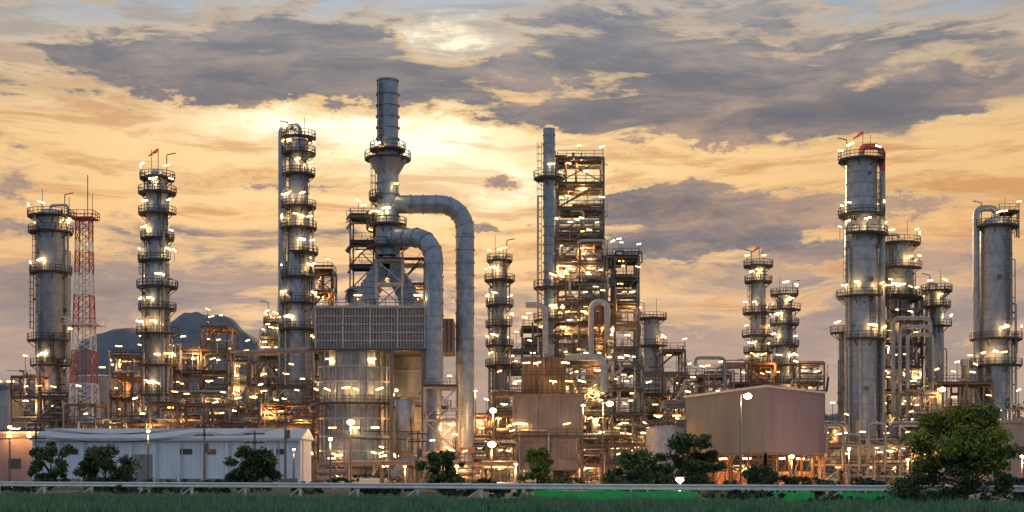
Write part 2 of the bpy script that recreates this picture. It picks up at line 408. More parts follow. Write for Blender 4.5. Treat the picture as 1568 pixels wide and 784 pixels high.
for z in(.3,.75,1.2,1.65,2.1,2.45): g.rod((xa,186-(.35 if z>2.2 else 0),z),(xb,186-(.35 if z>2.2 else 0),z),.035)
T.finish()

# ---------------------------------------------------------------- hills
def hill(name,D,pts,dep):
    xs=np.linspace(pts[0][0],pts[-1][0],160); ys=np.interp(xs,[p[0] for p in pts],[p[1] for p in pts])
    T=Thing(name,(X(float(xs[80]),D),D,0)); g=T.p('h','hill'); nr=24; vs=[]
    for j in range(nr+1):
        t=j/nr; prof=math.sin(min(1,t*1.0)*math.pi)
        for i,(px,py) in enumerate(zip(xs,ys)):
            h=max(0,Z(float(py),D)); x=X(float(px),D); y=D+(t-.5)*dep
            n=noise.fractal(Vector((x*.006,y*.006,1)),1,2,5)*20+noise.noise(Vector((x*.03,y*.03,3)))*9
            vs.append(Vector((x,y,max(-2,(h+n*min(1,h/60))*prof-1))))
    g.add(vs,[(j*160+i,j*160+i+1,(j+1)*160+i+1,(j+1)*160+i) for j in range(nr) for i in range(159)],True); T.finish()
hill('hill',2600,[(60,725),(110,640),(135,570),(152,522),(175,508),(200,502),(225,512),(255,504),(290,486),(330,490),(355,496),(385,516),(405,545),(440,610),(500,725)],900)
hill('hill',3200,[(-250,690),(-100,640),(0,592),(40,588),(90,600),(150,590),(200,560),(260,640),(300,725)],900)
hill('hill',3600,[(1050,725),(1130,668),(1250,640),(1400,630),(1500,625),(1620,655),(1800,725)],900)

# ---------------------------------------------------------------- columns
column('distillation_column',78,262,[(332,44),(545,46),(556,36),(575,36),(700,36)],[(332,True),(356,True),(418,True),(522,False),(560,False)],1,goose=(1,.25,'pipe'),pipes=4)
column('distillation_column',241,255,[(268,30),(300,34),(395,34),(400,38),(470,38),(510,38),(516,32),(700,32)],[(274,True),(296,True),(328,False),(366,True),(400,False),(440,True),(474,True),(512,False),(560,False),(605,False)],2,sock=True,pipes=5)
column('distillation_column',457,262,[(218,30),(330,30),(336,34),(420,34),(428,40),(520,40),(700,40)],[(212,False),(236,True),(268,True),(318,True),(350,True),(388,False),(425,True),(465,True),(505,True)],3,goose=(-1,.75,'duct'),pipes=5,lamps=4)
column('distillation_column',765,275,[(395,22),(470,24),(700,24)],[(400,True),(430,True),(468,True),(500,False),(530,True),(560,True)],4,pipes=5,lamps=3)
column('distillation_column',420,285,[(488,18),(700,18)],[(495,True),(520,True),(550,False)],5)
column('distillation_column',998,300,[(490,24),(700,24)],[(488,True),(530,False)],6,lamps=2)
column('distillation_column',1161,290,[(410,22),(470,24),(700,24)],[(408,True),(432,True),(480,True),(515,False),(540,True),(560,False)],7,sock=True,pipes=5)
column('distillation_column',1201,285,[(458,24),(520,26),(700,26)],[(452,True),(475,False),(497,True),(530,True),(560,False)],8,pipes=4)
column('distillation_column',1319,250,[(250,46),(350,48),(352,50),(400,50),(610,50),(700,50)],[(246,True),(330,False),(360,False),(455,(False)),(520,False)],9,goose=(1,.55,'red'),sock=True,pipes=3,lamps=4)
column('distillation_column',1376,270,[(378,44),(455,46),(470,30),(700,30)],[(374,True),(412,False),(455,True)],10,pipes=3,goose=(-1,.3,'pipe'))
column('distillation_column',1434,275,[(448,22),(600,22),(700,22)],[(446,True),(470,True),(500,False)],11,goose=(-1,.35,'pipe'),lamps=2)
column('distillation_column',1525,262,[(345,46),(395,48),(560,50),(700,50)],[(348,True),(520,False),(560,False)],12,goose=(-1,.6,'shell'),pipes=3)
column('distillation_column',1289,262,[(500,10),(700,10)],[(510,False)],13,lamps=1,pipes=1,davit=False)

structure('platform_tower',1530,1560,322,264,4,31,fh=3.4,bay=3.4,zb=Z(362,262),dens=.6,lampd=.2,equip=0,mat='dark',col=.2,bulbs=0)

# lattice mast (red/white)
D=248; T=Thing('lattice_communication_tower',(X(130,D),D,0)); k=D/F; cx=X(129,D)
zt=Z(335,D); 
def mw(z):
    t=z/zt; return (10+13*(1-t)**1.6)*k
lev=np.linspace(0,zt,25)
for i in range(24):
    z0,z1=lev[i],lev[i+1]; w0,w1=mw(z0),mw(z1); g=T.p('white_section','white') if i in(5,6,7,8,12,13,17,18,21) else T.p('red_section','red')
    c0=[Vector((cx+sx*w0,D+sy*w0,z0)) for sx,sy in((-1,-1),(1,-1),(1,1),(-1,1))]
    c1=[Vector((cx+sx*w1,D+sy*w1,z1)) for sx,sy in((-1,-1),(1,-1),(1,1),(-1,1))]
    for j in range(4):
        g.rod(c0[j],c1[j],.2); g.rod(c0[j],c1[(j+1)%4],.09); g.rod(c0[(j+1)%4],c1[j],.09); g.rod(c1[j],c1[(j+1)%4],.09)
g=T.p('platform','red'); g.box((cx,D,zt),(4.2,4.2,.15)); g.rail([(cx-2.1,D-2.1,zt),(cx+2.1,D-2.1,zt),(cx+2.1,D+2.1,zt),(cx-2.1,D+2.1,zt)],1.2,.09,True)
zz=Z(498,D); h=T.p('lower_platform','white'); h.box((cx,D,zz),(6,5.2,.15)); h.rail([(cx-3,D-2.6,zz),(cx+3,D-2.6,zz),(cx+3,D+2.6,zz),(cx-3,D+2.6,zz)],1.2,.07,True)
a=T.p('antennas','dark'); a.rod((cx+.6,D,zt),(cx+.6,D,Z(268,D)),.12); a.rod((cx+2,D-2,zt),(cx+2,D-2,Z(300,D)),.08); a.rod((cx-2,D-2,zt),(cx-2,D-2,Z(305,D)),.08)
T.p('cable_ladder','dark').ladder(cx,D,0,zt,-1.57,False)
T.finish()

# ---------------------------------------------------------------- main furnace
D=228;k=D/F
T=Thing('process_furnace',(X(560,D),D+6,0))
sh=T.p('radiant_cylinder','shell2'); cx=X(538,D); r=54*k; cy=D+r
zt=Z(536,D)
sh.lathe(cx,cy,[(zt,r),(1.5,r)],56); 
rb=T.p('stiffeners','shell')
for i in range(28):
    a=2*math.pi*i/28; c=Vector((cx+(r+.1)*math.cos(a),cy+(r+.1)*math.sin(a),0)); rb.box(c+Vector((0,0,(zt+1.5)/2)),(.35,.14,zt-1.7),a)
for y in(560,583,640,668,690):
    z=Z(y,D); rb.lathe(cx,cy,[(z-.14,r),(z-.14,r+.26),(z+.14,r+.26),(z+.14,r)],56,sm=False)
rnd=random.Random(5)
for y,l in((617,9),(716,9)): platform(T,cx,cy,Z(y,D),r+.25,1.4,n=40,lamps=l,rnd=rnd,bulb=300)
T.lamp((cx-3,D-1.0,Z(702,D)),(1,0,0),post=0);
for xx in(510,545,575): T.lamp((X(xx,D),D-.6,Z(655,D)),(1,0,0),post=0)
T.lights.append((Vector((X(545,D),D-1.2,Z(657,D))),260,WARM,.1))
for xx in(505,570):
    T.lamp((X(xx,D),D-.6,Z(550,D)),(1,0,0),post=0); T.lights.append((Vector((X(xx,D),D-1.0+abs(xx-540)*.05,Z(552,D))),200,WARM,.1))
c2=X(628,D+6); r2=46*k; sh.lathe(c2,D+16,[(zt+.4,r2),(1.5,r2)],48)
for y in(560,600,640,680):
    z=Z(y,D); rb.lathe(c2,D+16,[(z-.14,r2),(z-.14,r2+.26),(z+.14,r2+.26),(z+.14,r2)],48,sm=False)
platform(T,c2,D+16,Z(617,D),r2+.2,1.3,lamps=5,rnd=rnd,bulb=350)
T.lights.append((P(618,580,D+5),400,(1,.5,.18),.12)); T.lights.append((P(640,640,D+4),800,(1,.45,.14),.12))
x0,x1=X(484,D),X(651,D); y0,y1=D-.2,D+13; z0,z1=Z(534,D),Z(472,D)
cb=T.p('convection_box','panel'); cb.bx(x0,x1,y0,y1,z0,z1)
fr=T.p('box_ribs','rib')
n=36
for i in range(n+1):
    x=x0+(x1-x0)*i/n; big=i%9==0; w=.32 if big else .12
    fr.bx(x-w/2,x+w/2,y0-(.5 if big else .3),y0,z0,z1)
for i in range(6):
    z=z0+(z1-z0)*i/5; fr.bx(x0-.1,x1+.1,y0-.38,y0-.003,z-.09,z+.09)
for i in range(9):
    y=y0+(y1-y0)*i/8; fr.bx(x0-.25,x0,y-.08,y+.08,z0,z1); fr.bx(x1,x1+.25,y-.08,y+.08,z0,z1)
cap=T.p('box_cap','rib'); cap.bx(x0-.3,x1+.3,y0-.6,y1+.3,z1+.003,z1+.35)
dk=T.p('roof_platform','dark'); dk.bx(x0-.8,x1+.6,y0-.9,y1+.6,z0-.35,z0-.05)
T.p('railings','dark').rail([(x0-.8,y0-.9,z0),(x0-.8,y1,z0)],1.1,.08)
T.p('railings','dark').rail([(x0,y0,z1+.35),(x1,y0,z1+.35)],1.1,.08)
for i in range(5): T.lamp((x0-.7,y0+i*2.6,z0+2.1),(0,1,0.2),post=2)
for xx in(600,648):
    for y in(y0,y1): T.p('legs','steel').bx(X(xx,D)-.25,X(xx,D)+.25,y-.25,y+.25,0,z0)
bb=T.p('side_casing','brown'); bb.bx(X(655,D+5),X(694,D+5),D+5,D+13,Z(540,D+5),Z(488,D+5))
for i in range(7):
    x=X(655,D+5)+i*(X(694,D+5)-X(655,D+5))/6; T.p('side_ribs','panelpink').bx(x-.08,x+.08,D+4.8,D+5,Z(540,D+5),Z(488,D+5))
bb.bx(X(592,D+8),X(648,D+8),D+9,D+12,.5,Z(700,D))
sx,sy=X(593,234),D+7
hd=T.p('breeching_ducts','duct'); hr=T.p('breeching_ribs','duct')
def hip(xb,w):
    top=Vector((sx,sy,Z(392,234))); bot=Vector((xb,sy,z1))
    n=9
    vs=[];fs=[]
    for i in range(n+1):
        p=top.lerp(bot,i/n); ww=1.25+(w-1.25)*(i/n)
        for a,b in((-1,-1),(1,-1),(1,1),(-1,1)): vs.append(p+Vector((a*ww,b*2.0,0)))
    for i in range(n):
        for j in range(4): fs.append((i*4+j,i*4+(j+1)%4,i*4+4+(j+1)%4,i*4+4+j))
    hd.add(vs,fs)
    for i in range(n+1):
        p=top.lerp(bot,i/n); ww=1.25+(w-1.25)*(i/n)+.2
        hr.box(p,(2*ww,4.5,.22))
hip(X(547,234),2.0); hip(X(638,234),2.0)
for xx in(548,640): T.lights.append((P(xx,458,D-.8),120,WARM,.1)); T.lamp(P(xx,452,D-.6),(1,0,0),post=2)
T.finish()
structure('support_frame',576,616,396,229,2.5,41,fh=4.1,bay=4,mat='pale',dens=.2,lampd=.3,equip=0,zb=z1+.4,brace=1.2,col=.3,floor=.3,bulbs=.3)

# stack
T=Thing('chimney_stack',(sx,sy,0)); D2=sy; k2=D2/F
s=T.p('shell','duct'); R=16*k2
prof=[(Z(123,D2),R),(Z(232,D2),R*1.02),(Z(262,D2),R*1.02),(Z(330,D2),R*1.08),(Z(380,D2),R*1.15),(Z(402,D2),R*1.3)]
s.lathe(sx,sy,prof,40); s.lathe(sx,sy,[(Z(123,D2),R-.15),(Z(140,D2),R-.15),(Z(140,D2),.01)],40)
s.lathe(sx,sy,[(Z(123,D2),R-.16),(Z(123,D2)+.05,R+.12),(Z(123,D2)-.3,R+.12),(Z(123,D2)-.3,R)],40)
for y in list(range(145,400,17)):
    z=Z(y,D2); T.p('flanges','duct').lathe(sx,sy,[(z-.09,R*.99),(z-.09,R*1.06+.16),(z+.09,R*1.06+.16),(z+.09,R*.99)],40,sm=False)
rnd=random.Random(9)
z=Z(244,D2); s.lathe(sx,sy,[(z,R+1.6),(z-2.6,R*1.03)],16,sm=False)
platform(T,sx,sy,z,R,2.1,n=16,lamps=2,rnd=rnd)
platform(T,sx,sy,z+1.5,R,1.2,n=16,lamps=0,rnd=rnd)
platform(T,sx,sy,Z(305,D2),R*1.1,1.2,2.0,4.4,lamps=1,rnd=rnd)
platform(T,sx,sy,Z(345,D2),R*1.1,1.2,n=16,lamps=3,rnd=rnd)
platform(T,sx,sy,Z(378,D2),R*1.2,1.4,n=16,lamps=3,rnd=rnd)
T.p('ladder','dark').ladder(sx-R-.35,sy,Z(345,D2),z,math.pi)
T.p('ladder','dark').ladder(sx-R*.6,sy-R*.95,z,Z(128,D2),-2.2,True)
T.finish()

def duct(name,pts,r,br,step=2.1,mats='duct'):
    T=Thing(name,pts[-1]); g=T.p('shell',mats); out=g.path(pts,r,28,br=br); f=T.p('flanges','duct')
    acc=0;nxt=1.0
    for a,b in zip(out,out[1:]):
        L=(b-a).length
        while nxt<=acc+L:
            p=a.lerp(b,(nxt-acc)/max(L,1e-6)); d=(b-a).normalized(); f.cyl(p-d*.09,p+d*.09,r+.14,n=28,sm=False); nxt+=step
        acc+=L
    return T
Dd=sy; r=14*k2
T=duct('flue_gas_duct',[P(600,313,Dd),P(712,313,Dd),Vector((X(712,Dd),Dd,1.2))],r,4.2); 
T.p('base','concrete').box((X(712,Dd),Dd,.6),(4.4,4.4,1.2)); 
T.p('hopper','rust').box((X(712,Dd),Dd,Z(690,Dd)),(3.5,3.5,.9))
for yy,e in((590,350),(650,600),(690,900)): T.lights.append((P(692,yy,Dd-3.4),e,(1,.42,.12),.12)); T.lamp(P(692,yy,Dd-3.2),(1,0,0),post=1.5)
T.finish()
Df=D-1; 
T=duct('flue_gas_duct',[P(600,364,Df+6),P(664,364,Df+1),Vector((X(664,Df),Df+1,Z(592,Df)))],14.5*Df/F,3.6)
T.finish()
structure('duct_support_tower',650,700,592,Df-1,4.5,43,fh=5.6,bay=5.3,mat='pale',dens=.25,lampd=.3,equip=0,brace=1.4,col=.36,bulbs=2)
duct('flue_gas_duct',[Vector((X(664,Df),Df+1,Z(592,Df))),Vector((X(664,Df),Df+1,3.5)),Vector((X(620,Df),Df+1,3.5)),Vector((X(604,Df),Df+1,1.0))],1.1,2.4,.6).finish()
T=Thing('cyclone_separator',(X(618,Df),Df+2,0)); g=T.p('body','shell'); c=X(618,Df)
g.lathe(c,Df+2,[(Z(608,Df),.02),(Z(612,Df),1.6),(Z(655,Df),1.6),(Z(676,Df),.5),(Z(690,Df),.5)],24)
for i in range(4):
    a=math.pi/4+i*math.pi/2; T.p('legs','steel').rod((c+1.7*math.cos(a),Df+2+1.7*math.sin(a),0),(c+1.7*math.cos(a),Df+2+1.7*math.sin(a),Z(640,Df)),.2)
T.finish()
structure('fan_house',655,702,702,Df-2,5,44,fh=2.1,bay=2.7,mat='pale',dens=1,lampd=.6,equip=1)
structure('access_tower',536,572,330,D+9,5,45,fh=3.7,bay=4,mat='dark',dens=.9,lampd=.7,zb=z1,brace=.6,col=.22,equip=.2,bulbs=.5)

# ---------------------------------------------------------------- second furnace with slim stack
D=243;k=D/F
T=Thing('slender_furnace_stack',(X(841,D),D,0)); c=X(841,D); s=T.p('shell','duct')
s.lathe(c,D+1,[(Z(195,D),9.2*k),(Z(330,D),9.2*k),(Z(345,D),8*k),(Z(545,D),8*k)],28); s.lathe(c,D+1,[(Z(195,D),8*k),(Z(205,D),8*k),(Z(205,D),.01)],28)
for y in range(205,540,14):
    z=Z(y,D); s.lathe(c,D+1,[(z-.07,8*k),(z-.07,9.2*k+.1),(z+.07,9.2*k+.1),(z+.07,8*k)],28,sm=False)
rnd=random.Random(3)
for y,l in((272,1),(440,4),(490,4),(515,2)): platform(T,c,D+1,Z(y,D),8.5*k,1.7,n=16,lamps=l,rnd=rnd)
T.p('ladder','dark').ladder(c-10*k-.2,D+1,Z(490,D),Z(215,D),math.pi)
T.p('risers','pipe').path([(c-1.9,D,Z(540,D)),(c-1.9,D,Z(300,D)),(c-.9,D+.5,Z(300,D))],.15)
T.finish()
T=Thing('process_furnace',(X(838,D),D,0)); g=T.p('radiant_box','panelpink')
xa,xb=X(786,D),X(892,D); za,zb_=Z(700,D),Z(604,D); g.bx(xa,xb,D,D+10,2.2,zb_)
f=T.p('ribs','panelpink')
for i in range(19):
    x=xa+(xb-xa)*i/18; w=.24 if i%6==0 else .12; f.bx(x-w/2,x+w/2,D-.35 if i%6==0 else D-.2,D-.002,2.2,zb_)
for y in(604,626,650,675,700):
    z=Z(y,D); f.bx(xa-.1,xb+.1,D-.26,D-.001,z-.08,z+.08)
for i in range(7): f.bx(xa-.15,xa,D+i*1.6,D+.15+i*1.6,2.2,zb_)
g=T.p('convection_box','brown'); xc,xd=X(801,D),X(866,D); g.bx(xc,xd,D+1,D+9,zb_,Z(546,D))
for i in range(9):
    x=xc+(xd-xc)*i/8; T.p('convection_ribs','rust').bx(x-.1,x+.1,D+.7,D+.999,zb_,Z(546,D))
for z in(zb_+.1,Z(668,D),Z(575,D)):
    xx0,xx1=(xa,xb) if z<=zb_+.2 else (xc,xd)
    T.p('platforms','dark').bx(xx0-.6,xx1+.6,D-1.1,D-.4,z,z+.12); T.p('railings','dark').rail([(xx0-.6,D-1.1,z+.1),(xx1+.6,D-1.1,z+.1)],1.1,.07)
    for i in range(4):
        p=Vector((rnd.uniform(xx0,xx1),D-.9,z+2.1)); T.lamp(p,(1,0,rnd.uniform(-.3,.3)),post=2)
        if i<1: T.lights.append((p+Vector((0,-.3,-.3)),180,WARM,.1))
for x in(xa+.3,(xa+xb)/2,xb-.3):
    for y in(D+.3,D+9.7): T.p('legs','concrete').box((x,y,1.1),(.6,.6,2.2))
T.p('side_pipes','pipe').path([(xa+1,D-.6,1),(xa+1,D-.6,9),(xa+6,D-.6,9),(xa+6,D-.6,1)],.2)
T.finish()
for a in [
 ('steel_tower',854,924,241,250,8,51,dict(fh=4.4,bay=7.4,mat='steel',dens=1.5,brace=1.2,lampd=1.6,equip=.8,col=.42)),
 ('steel_tower',850,925,372,248,2,83,dict(fh=3.6,bay=4,mat='steel',dens=1.5,brace=.7,lampd=1.4,equip=.3,col=.3)),
 ('process_structure',905,978,392,251,9,52,dict(dens=1.6,lampd=1.3,brace=.6)),
 ('process_structure',890,985,560,244,6,53,dict(dens=1.6,lampd=.9)),
 ('process_structure',18,105,575,256,9,54,dict(mat='rust',dens=1.5)),
 ('process_structure',170,268,545,266,10,55,dict(mat='rust',dens=1.5)),
 ('process_structure',268,348,500,256,10,56,dict(mat='rust',dens=1.8,lampd=1.2)),
 ('process_structure',345,482,552,262,10,57,dict(mat='steel',dens=1.6)),
 ('process_structure',380,470,590,245,6,58,dict(mat='rust',dens=1.6)),
 ('process_structure',398,436,515,280,7,59,dict(dens=1.2)),
 ('process_structure',432,508,412,268,7,60,dict(dens=1.4,mat='dark',lampd=1.0)),
 ('process_structure',770,830,500,285,10,61,dict(dens=1.4)),
 ('process_structure',722,790,600,255,9,62,dict(dens=1.5,mat='rust')),
 ('process_structure',612,650,395,250,7,63,dict(dens=1.2,mat='dark')),
 ('process_structure',980,1118,535,264,10,64,dict(dens=1.6)),
 ('process_structure',1000,1118,575,250,7,84,dict(dens=1.7,mat='rust')),
 ('process_structure',975,1065,615,238,8,65,dict(dens=1.5)),
 ('process_structure',1112,1262,555,280,12,66,dict(dens=1.5,mat='rust')),
 ('process_structure',1345,1412,455,266,9,67,dict(dens=1.5,mat='dark',lampd=.9)),
 ('process_structure',1262,1345,612,250,8,68,dict(dens=1.6)),
 ('process_structure',1345,1440,600,252,8,69,dict(dens=1.5)),
 ('process_structure',1440,1600,585,256,9,70,dict(dens=1.5,mat='rust')),
 ('pipe_rack',1255,1460,650,236,6,71,dict(dens=1.9,fh=3.2,lampd=.9,mat='pale')),
 ('pipe_rack',1440,1640,655,238,6,72,dict(dens=1.9,fh=3.2,lampd=.9,mat='rust')),
 ('pipe_rack',-60,60,610,275,6,73,dict(dens=1.3,fh=3.2)),
 ('pipe_rack',890,1060,680,232,6,74,dict(dens=1.9,fh=3,lampd=.8,mat='rust')),
 ('pipe_rack',480,790,708,214,4,75,dict(dens=1.9,fh=2.4,lampd=.5,mat='rust',bay=5)),
 ('pipe_rack',700,790,680,236,6,77,dict(dens=1.7,fh=3,lampd=.6)),
 ('pipe_rack',105,480,618,240,6,76,dict(dens=1.6,fh=3.5,lampd=.7,mat='rust')),
]:
    structure(*a[:7],**a[7])

def line(name,pts,r,mat='pipe',n=12,br=None):
    T=Thing(name,pts[0]); T.p('pipe',mat).path(pts,r,n,br=br); T.finish()
line('overhead_pipe',[P(360,541,236),P(486,535,236)],.42,'panelpink')
line('overhead_pipe',[P(905,560,243),P(905,462,243),P(930,462,243),P(930,520,243)],.5,br=1.6)
line('overhead_pipe',[P(805,467,240),P(835,467,240),P(835,540,240)],.5,br=1.4)
line('overhead_pipe',[P(865,547,240),P(925,547,240),P(925,600,240)],.6,'shell',br=1.5)
for x0,x1,y in((1368,1425,487),(1378,1425,500),(1390,1428,512)):
    line('overhead_pipe',[P(x0,640,258),P(x0,y,258),P(x1,y,258),P(x1,640,258)],.36,'shell',br=1.2)
for x0,y in((1265,650),(1290,665),(1330,648),(1420,655),(1480,662)):
    line('expansion_loop',[P(x0,700,231),P(x0,y,231),P(x0+26,y,231),P(x0+26,720,231)],.22,'shell2',br=.9)
line('overhead_pipe',[P(1065,560,250),P(1065,548,250),P(1110,548,250),P(1110,600,250)],.3,'shell2',br=1)

def tank(x,D,w,ytop,mat='shell',name='storage_tank'):
    c=X(x,D);r=w/2*D/F;zt=Z(ytop,D);T=Thing(name,(c,D,0)); g=T.p('shell',mat)
    g.lathe(c,D,[(zt,r),(0,r)],48); T.p('roof',mat).lathe(c,D,[(zt+.06,r+.08),(zt+r*.12,.01)],48)
    for i in range(1,int(zt/2)): T.p('seams','shell2').lathe(c,D,[(i*2-.04,r),(i*2-.04,r+.05),(i*2+.04,r+.05),(i*2+.04,r)],48,sm=False)
    T.p('railing','dark').rail([(c+r*math.cos(t*math.pi/12),D+r*math.sin(t*math.pi/12),zt+.05) for t in range(24)],1.1,.07,True)
    T.lamp((c-r*.5,D-r-.1,zt+1.8),(1,0,0)); T.lamp((c+r*.4,D-r-.1,zt+1.8),(1,0,0))
    T.finish()
tank(1020,228,62,655); tank(150,300,120,580); tank(15,270,40,600); tank(1100,300,60,600,'shell2'); tank(1490,272,36,560)

# ---------------------------------------------------------------- raised shed (mauve)
A=P(1050,0,236);B=P(1172,0,216);C=P(1262,0,234)
A.z=B.z=C.z=0; Dn=A+(C-B)
zb0,zt0=Z(693,216),Z(590,216)
T=Thing('raised_shed',(A+C)/2)
def wall(g,a,b,z0,z1,z1b=None):
    z1b=z1 if z1b is None else z1b
    g.add([Vector((a.x,a.y,z0)),Vector((b.x,b.y,z0)),Vector((b.x,b.y,z1b)),Vector((a.x,a.y,z1))],[(0,1,2,3)])
wall(T.p('left_wall','shedgrey'),A,B,zb0,zt0-.6,zt0); wall(T.p('front_wall','shedpink'),B,C,zb0,zt0); wall(T.p('front_wall','shedpink'),C,Dn,zb0,zt0,zt0-.6); wall(T.p('left_wall','shedgrey'),Dn,A,zb0,zt0-.6)
g=T.p('roof','roofwhite'); ee=.4
g.add([Vector((A.x-ee,A.y-.2,zt0-.55)),Vector((B.x,B.y-ee,zt0+.06)),Vector((C.x+ee,C.y,zt0+.06)),Vector((Dn.x,Dn.y+ee,zt0-.5))],[(0,1,2,3)])
g.add([Vector((A.x-ee,A.y-.2,zt0-.55)),Vector((B.x,B.y-ee,zt0+.06)),Vector((B.x,B.y-ee,zt0-.3)),Vector((A.x-ee,A.y-.2,zt0-.9))],[(0,1,2,3)])
g.add([Vector((C.x+ee,C.y,zt0+.06)),Vector((B.x,B.y-ee,zt0+.06)),Vector((B.x,B.y-ee,zt0-.3)),Vector((C.x+ee,C.y,zt0-.3))],[(0,1,2,3)])
def ribs(g,a,b,z0,z1,step):
    L=(b-a).length;n=int(L/step);d=(b-a)/n; nn=Vector((d.y,-d.x,0)).normalized(); ang=math.atan2(d.y,d.x)
    for i in range(n+1): g.box(a+d*i+nn*.03+Vector((0,0,(z0+z1)/2)),(.07,.04,z1-z0),ang)
ribs(T.p('left_ribs','shedgrey'),A,B,zb0,zt0-.7,.4); ribs(T.p('front_ribs','shedpink'),B,C,zb0,zt0-.1,.4)
fr=T.p('stilts','rust')
for a,b in((A,B),(B,C)):
    for i in range(6):
        p=a.lerp(b,i/5); fr.box(p+Vector((0,0,zb0/2)),(.35,.35,zb0))
        if i<5: fr.rod(p,a.lerp(b,(i+1)/5)+Vector((0,0,zb0)),.14)
    fr.beam(a+Vector((0,0,zb0-.2)),b+Vector((0,0,zb0-.2)),.3)
mid=(A+B+C+Dn)/4
for p in(A.lerp(B,.35),A.lerp(B,.75),B.lerp(C,.4),B.lerp(C,.85)):
    q=p.lerp(mid,.25)+Vector((0,0,zb0-.8)); T.lamp(q,(1,0,0),post=0,kind='lamps'); T.lights.append((q+Vector((0,0,-.4)),2200,(1,.38,.09),.25))
for i in range(6):
    p=A.lerp(C,.1+.15*i); T.p('stored_drums','rust').box(p+Vector((0,0,1)),(2.4,1.2,2.0),.3)
T.finish()

# ---------------------------------------------------------------- long white warehouse
Dw=182; xa,xb=X(52,Dw),X(458,Dw); ya,yb=Dw,Dw+11; z1=Z(672,Dw)
T=Thing('warehouse',((xa+xb)/2,Dw+13,0))
w=T.p('walls','wallwhite'); w.bx(xa,xb,ya,yb,0,z1)
rf=T.p('roof','roofwhite'); rz=Z(660,Dw)
rf.add([Vector((xa-.4,ya-.5,z1+.03)),Vector((xb+.4,ya-.5,z1+.03)),Vector((xb+.4,(ya+yb)/2,rz+.5)),Vector((xa-.4,(ya+yb)/2,rz+.5)),Vector((xa-.4,yb+.5,z1+.03)),Vector((xb+.4,yb+.5,z1+.03))],[(0,1,2,3),(3,2,5,4),(0,3,4),(1,5,2)])
rf.bx(xa-.4,xb+.4,ya-.62,ya-.5,z1-.25,z1+.1)
c=T.p('pilasters','wallwhite')
n=11
for i in range(n+1):
    x=xa+(xb-xa)*i/n; c.bx(x-.18,x+.18,ya-.16,ya,0,z1-.3); T.p('downpipes','roofwhite').rod((x+.5,ya-.12,0),(x+.5,ya-.12,z1),.12)
x=xa+.3
while x<xb: c.bx(x-.03,x+.03,ya-.05,ya-.001,1.2,z1-.3); x+=.6
T.p('plinth','concrete').bx(xa-.05,xb+.05,ya-.1,ya+.1,0,1.1)
for fx in(.34,.78): T.p('doors','shell2').bx(xa+(xb-xa)*fx,xa+(xb-xa)*fx+3.6,ya-.11,ya-.06,0,4.2)
for fx in(.12,.2,.55,.64,.9): T.p('louvres','glass').bx(xa+(xb-xa)*fx,xa+(xb-xa)*fx+1.6,ya-.1,ya-.06,4.2,4.9)
T.finish()
D3=200; T=Thing('low_building',(X(20,D3),D3,0)); g=T.p('walls','panelpink'); x0,x1=X(-120,D3),X(58,D3)
g.bx(x0,x1,D3,D3+12,0,Z(664,D3)); T.p('roof','roofwhite').bx(x0-.4,x1+.4,D3-.6,D3+12.5,Z(664,D3)+.003,Z(664,D3)+.3)
for i in range(5): T.p('windows','glass').bx(x0+2+i*3.4,x0+3.8+i*3.4,D3-.03,D3-.003,2.4,3.8)
for x in(14,44): T.lamp(P(x,668,D3-.8),(1,0,0),L=.5,post=0,kind='lamps',h=.4); T.lights.append((P(x,669,D3-1.6),260,(1,.4,.12),.2))
T.finish()
D4=226; T=Thing('control_building',(X(1540,D4),D4,0)); T.p('walls','panelpink').bx(X(1512,D4),X(1650,D4),D4,D4+10,0,Z(648,D4)); T.p('roof','concrete').bx(X(1508,D4),X(1655,D4),D4-.4,D4+10.4,Z(648,D4)+.003,Z(643,D4))
for i in range(6): T.p('windows','glass').bx(X(1520,D4)+i*2,X(1520,D4)+1.2+i*2,D4-.03,D4-.003,4.5,6)
T.finish()

# ---------------------------------------------------------------- lamps and poles
def street_lamp(x,yh,D,kind='lamph',r=.32,e=1800,col=(1,.62,.26),arm=.0,name='street_lamp',base=0):
    p=P(x,yh,D);T=Thing(name,(p.x+arm,p.y,0)); g=T.p('pole','steel')
    g.cyl((p.x+arm,p.y,base),(p.x+arm,p.y,p.z+.1),.15,.09,8); g.cyl((p.x+arm,p.y,base),(p.x+arm,p.y,base+.4),.25,.2,8)
    if arm: g.path([(p.x+arm,p.y,p.z-.4),(p.x+arm,p.y,p.z+.25),(p.x,p.y,p.z+.3)],.06,6)
    h=T.p('lamp_head','steel'); h.box((p.x,p.y,p.z+.28),(.8,.4,.12))
    l=T.p('luminous_bowl',kind); l.lathe(p.x,p.y,[(p.z+.2+r*(math.cos(t)*.7-.3),max(.01,r*math.sin(t))) for t in[i*math.pi/8 for i in range(9)]],14)
    T.lights.append(((p.x,p.y-.2,p.z-r-.4),e,col,.3)); T.finish()
street_lamp(537,647,205,e=1800,r=.5)
street_lamp(755,629,226,e=3000,r=.55,kind='lamps',col=(1,.5,.16))
street_lamp(753,681,170,e=1200,r=.5,kind='lamps',col=(1,.5,.15))
street_lamp(934,619,190,r=.45,arm=-1.0,e=2200)
street_lamp(1145,607,200,r=.55,arm=-1.0,e=1000,col=(1,.8,.55))
street_lamp(1443,597,215,arm=-.8,e=1500,r=.45)
street_lamp(1212,700,205,kind='lamps',col=(1,.42,.12),e=1500,r=.4)
street_lamp(227,662,165,r=.2,e=250)
street_lamp(506,674,165,r=.22,e=300)
street_lamp(450,690,170,r=.15,e=80)
street_lamp(893,622,232,r=.25,e=900)
street_lamp(728,600,240,r=.2,e=700)
street_lamp(1530,680,205,kind='lamps',col=(1,.45,.15),e=4000)
street_lamp(1565,700,200,kind='lamps',col=(1,.45,.15),e=3000)
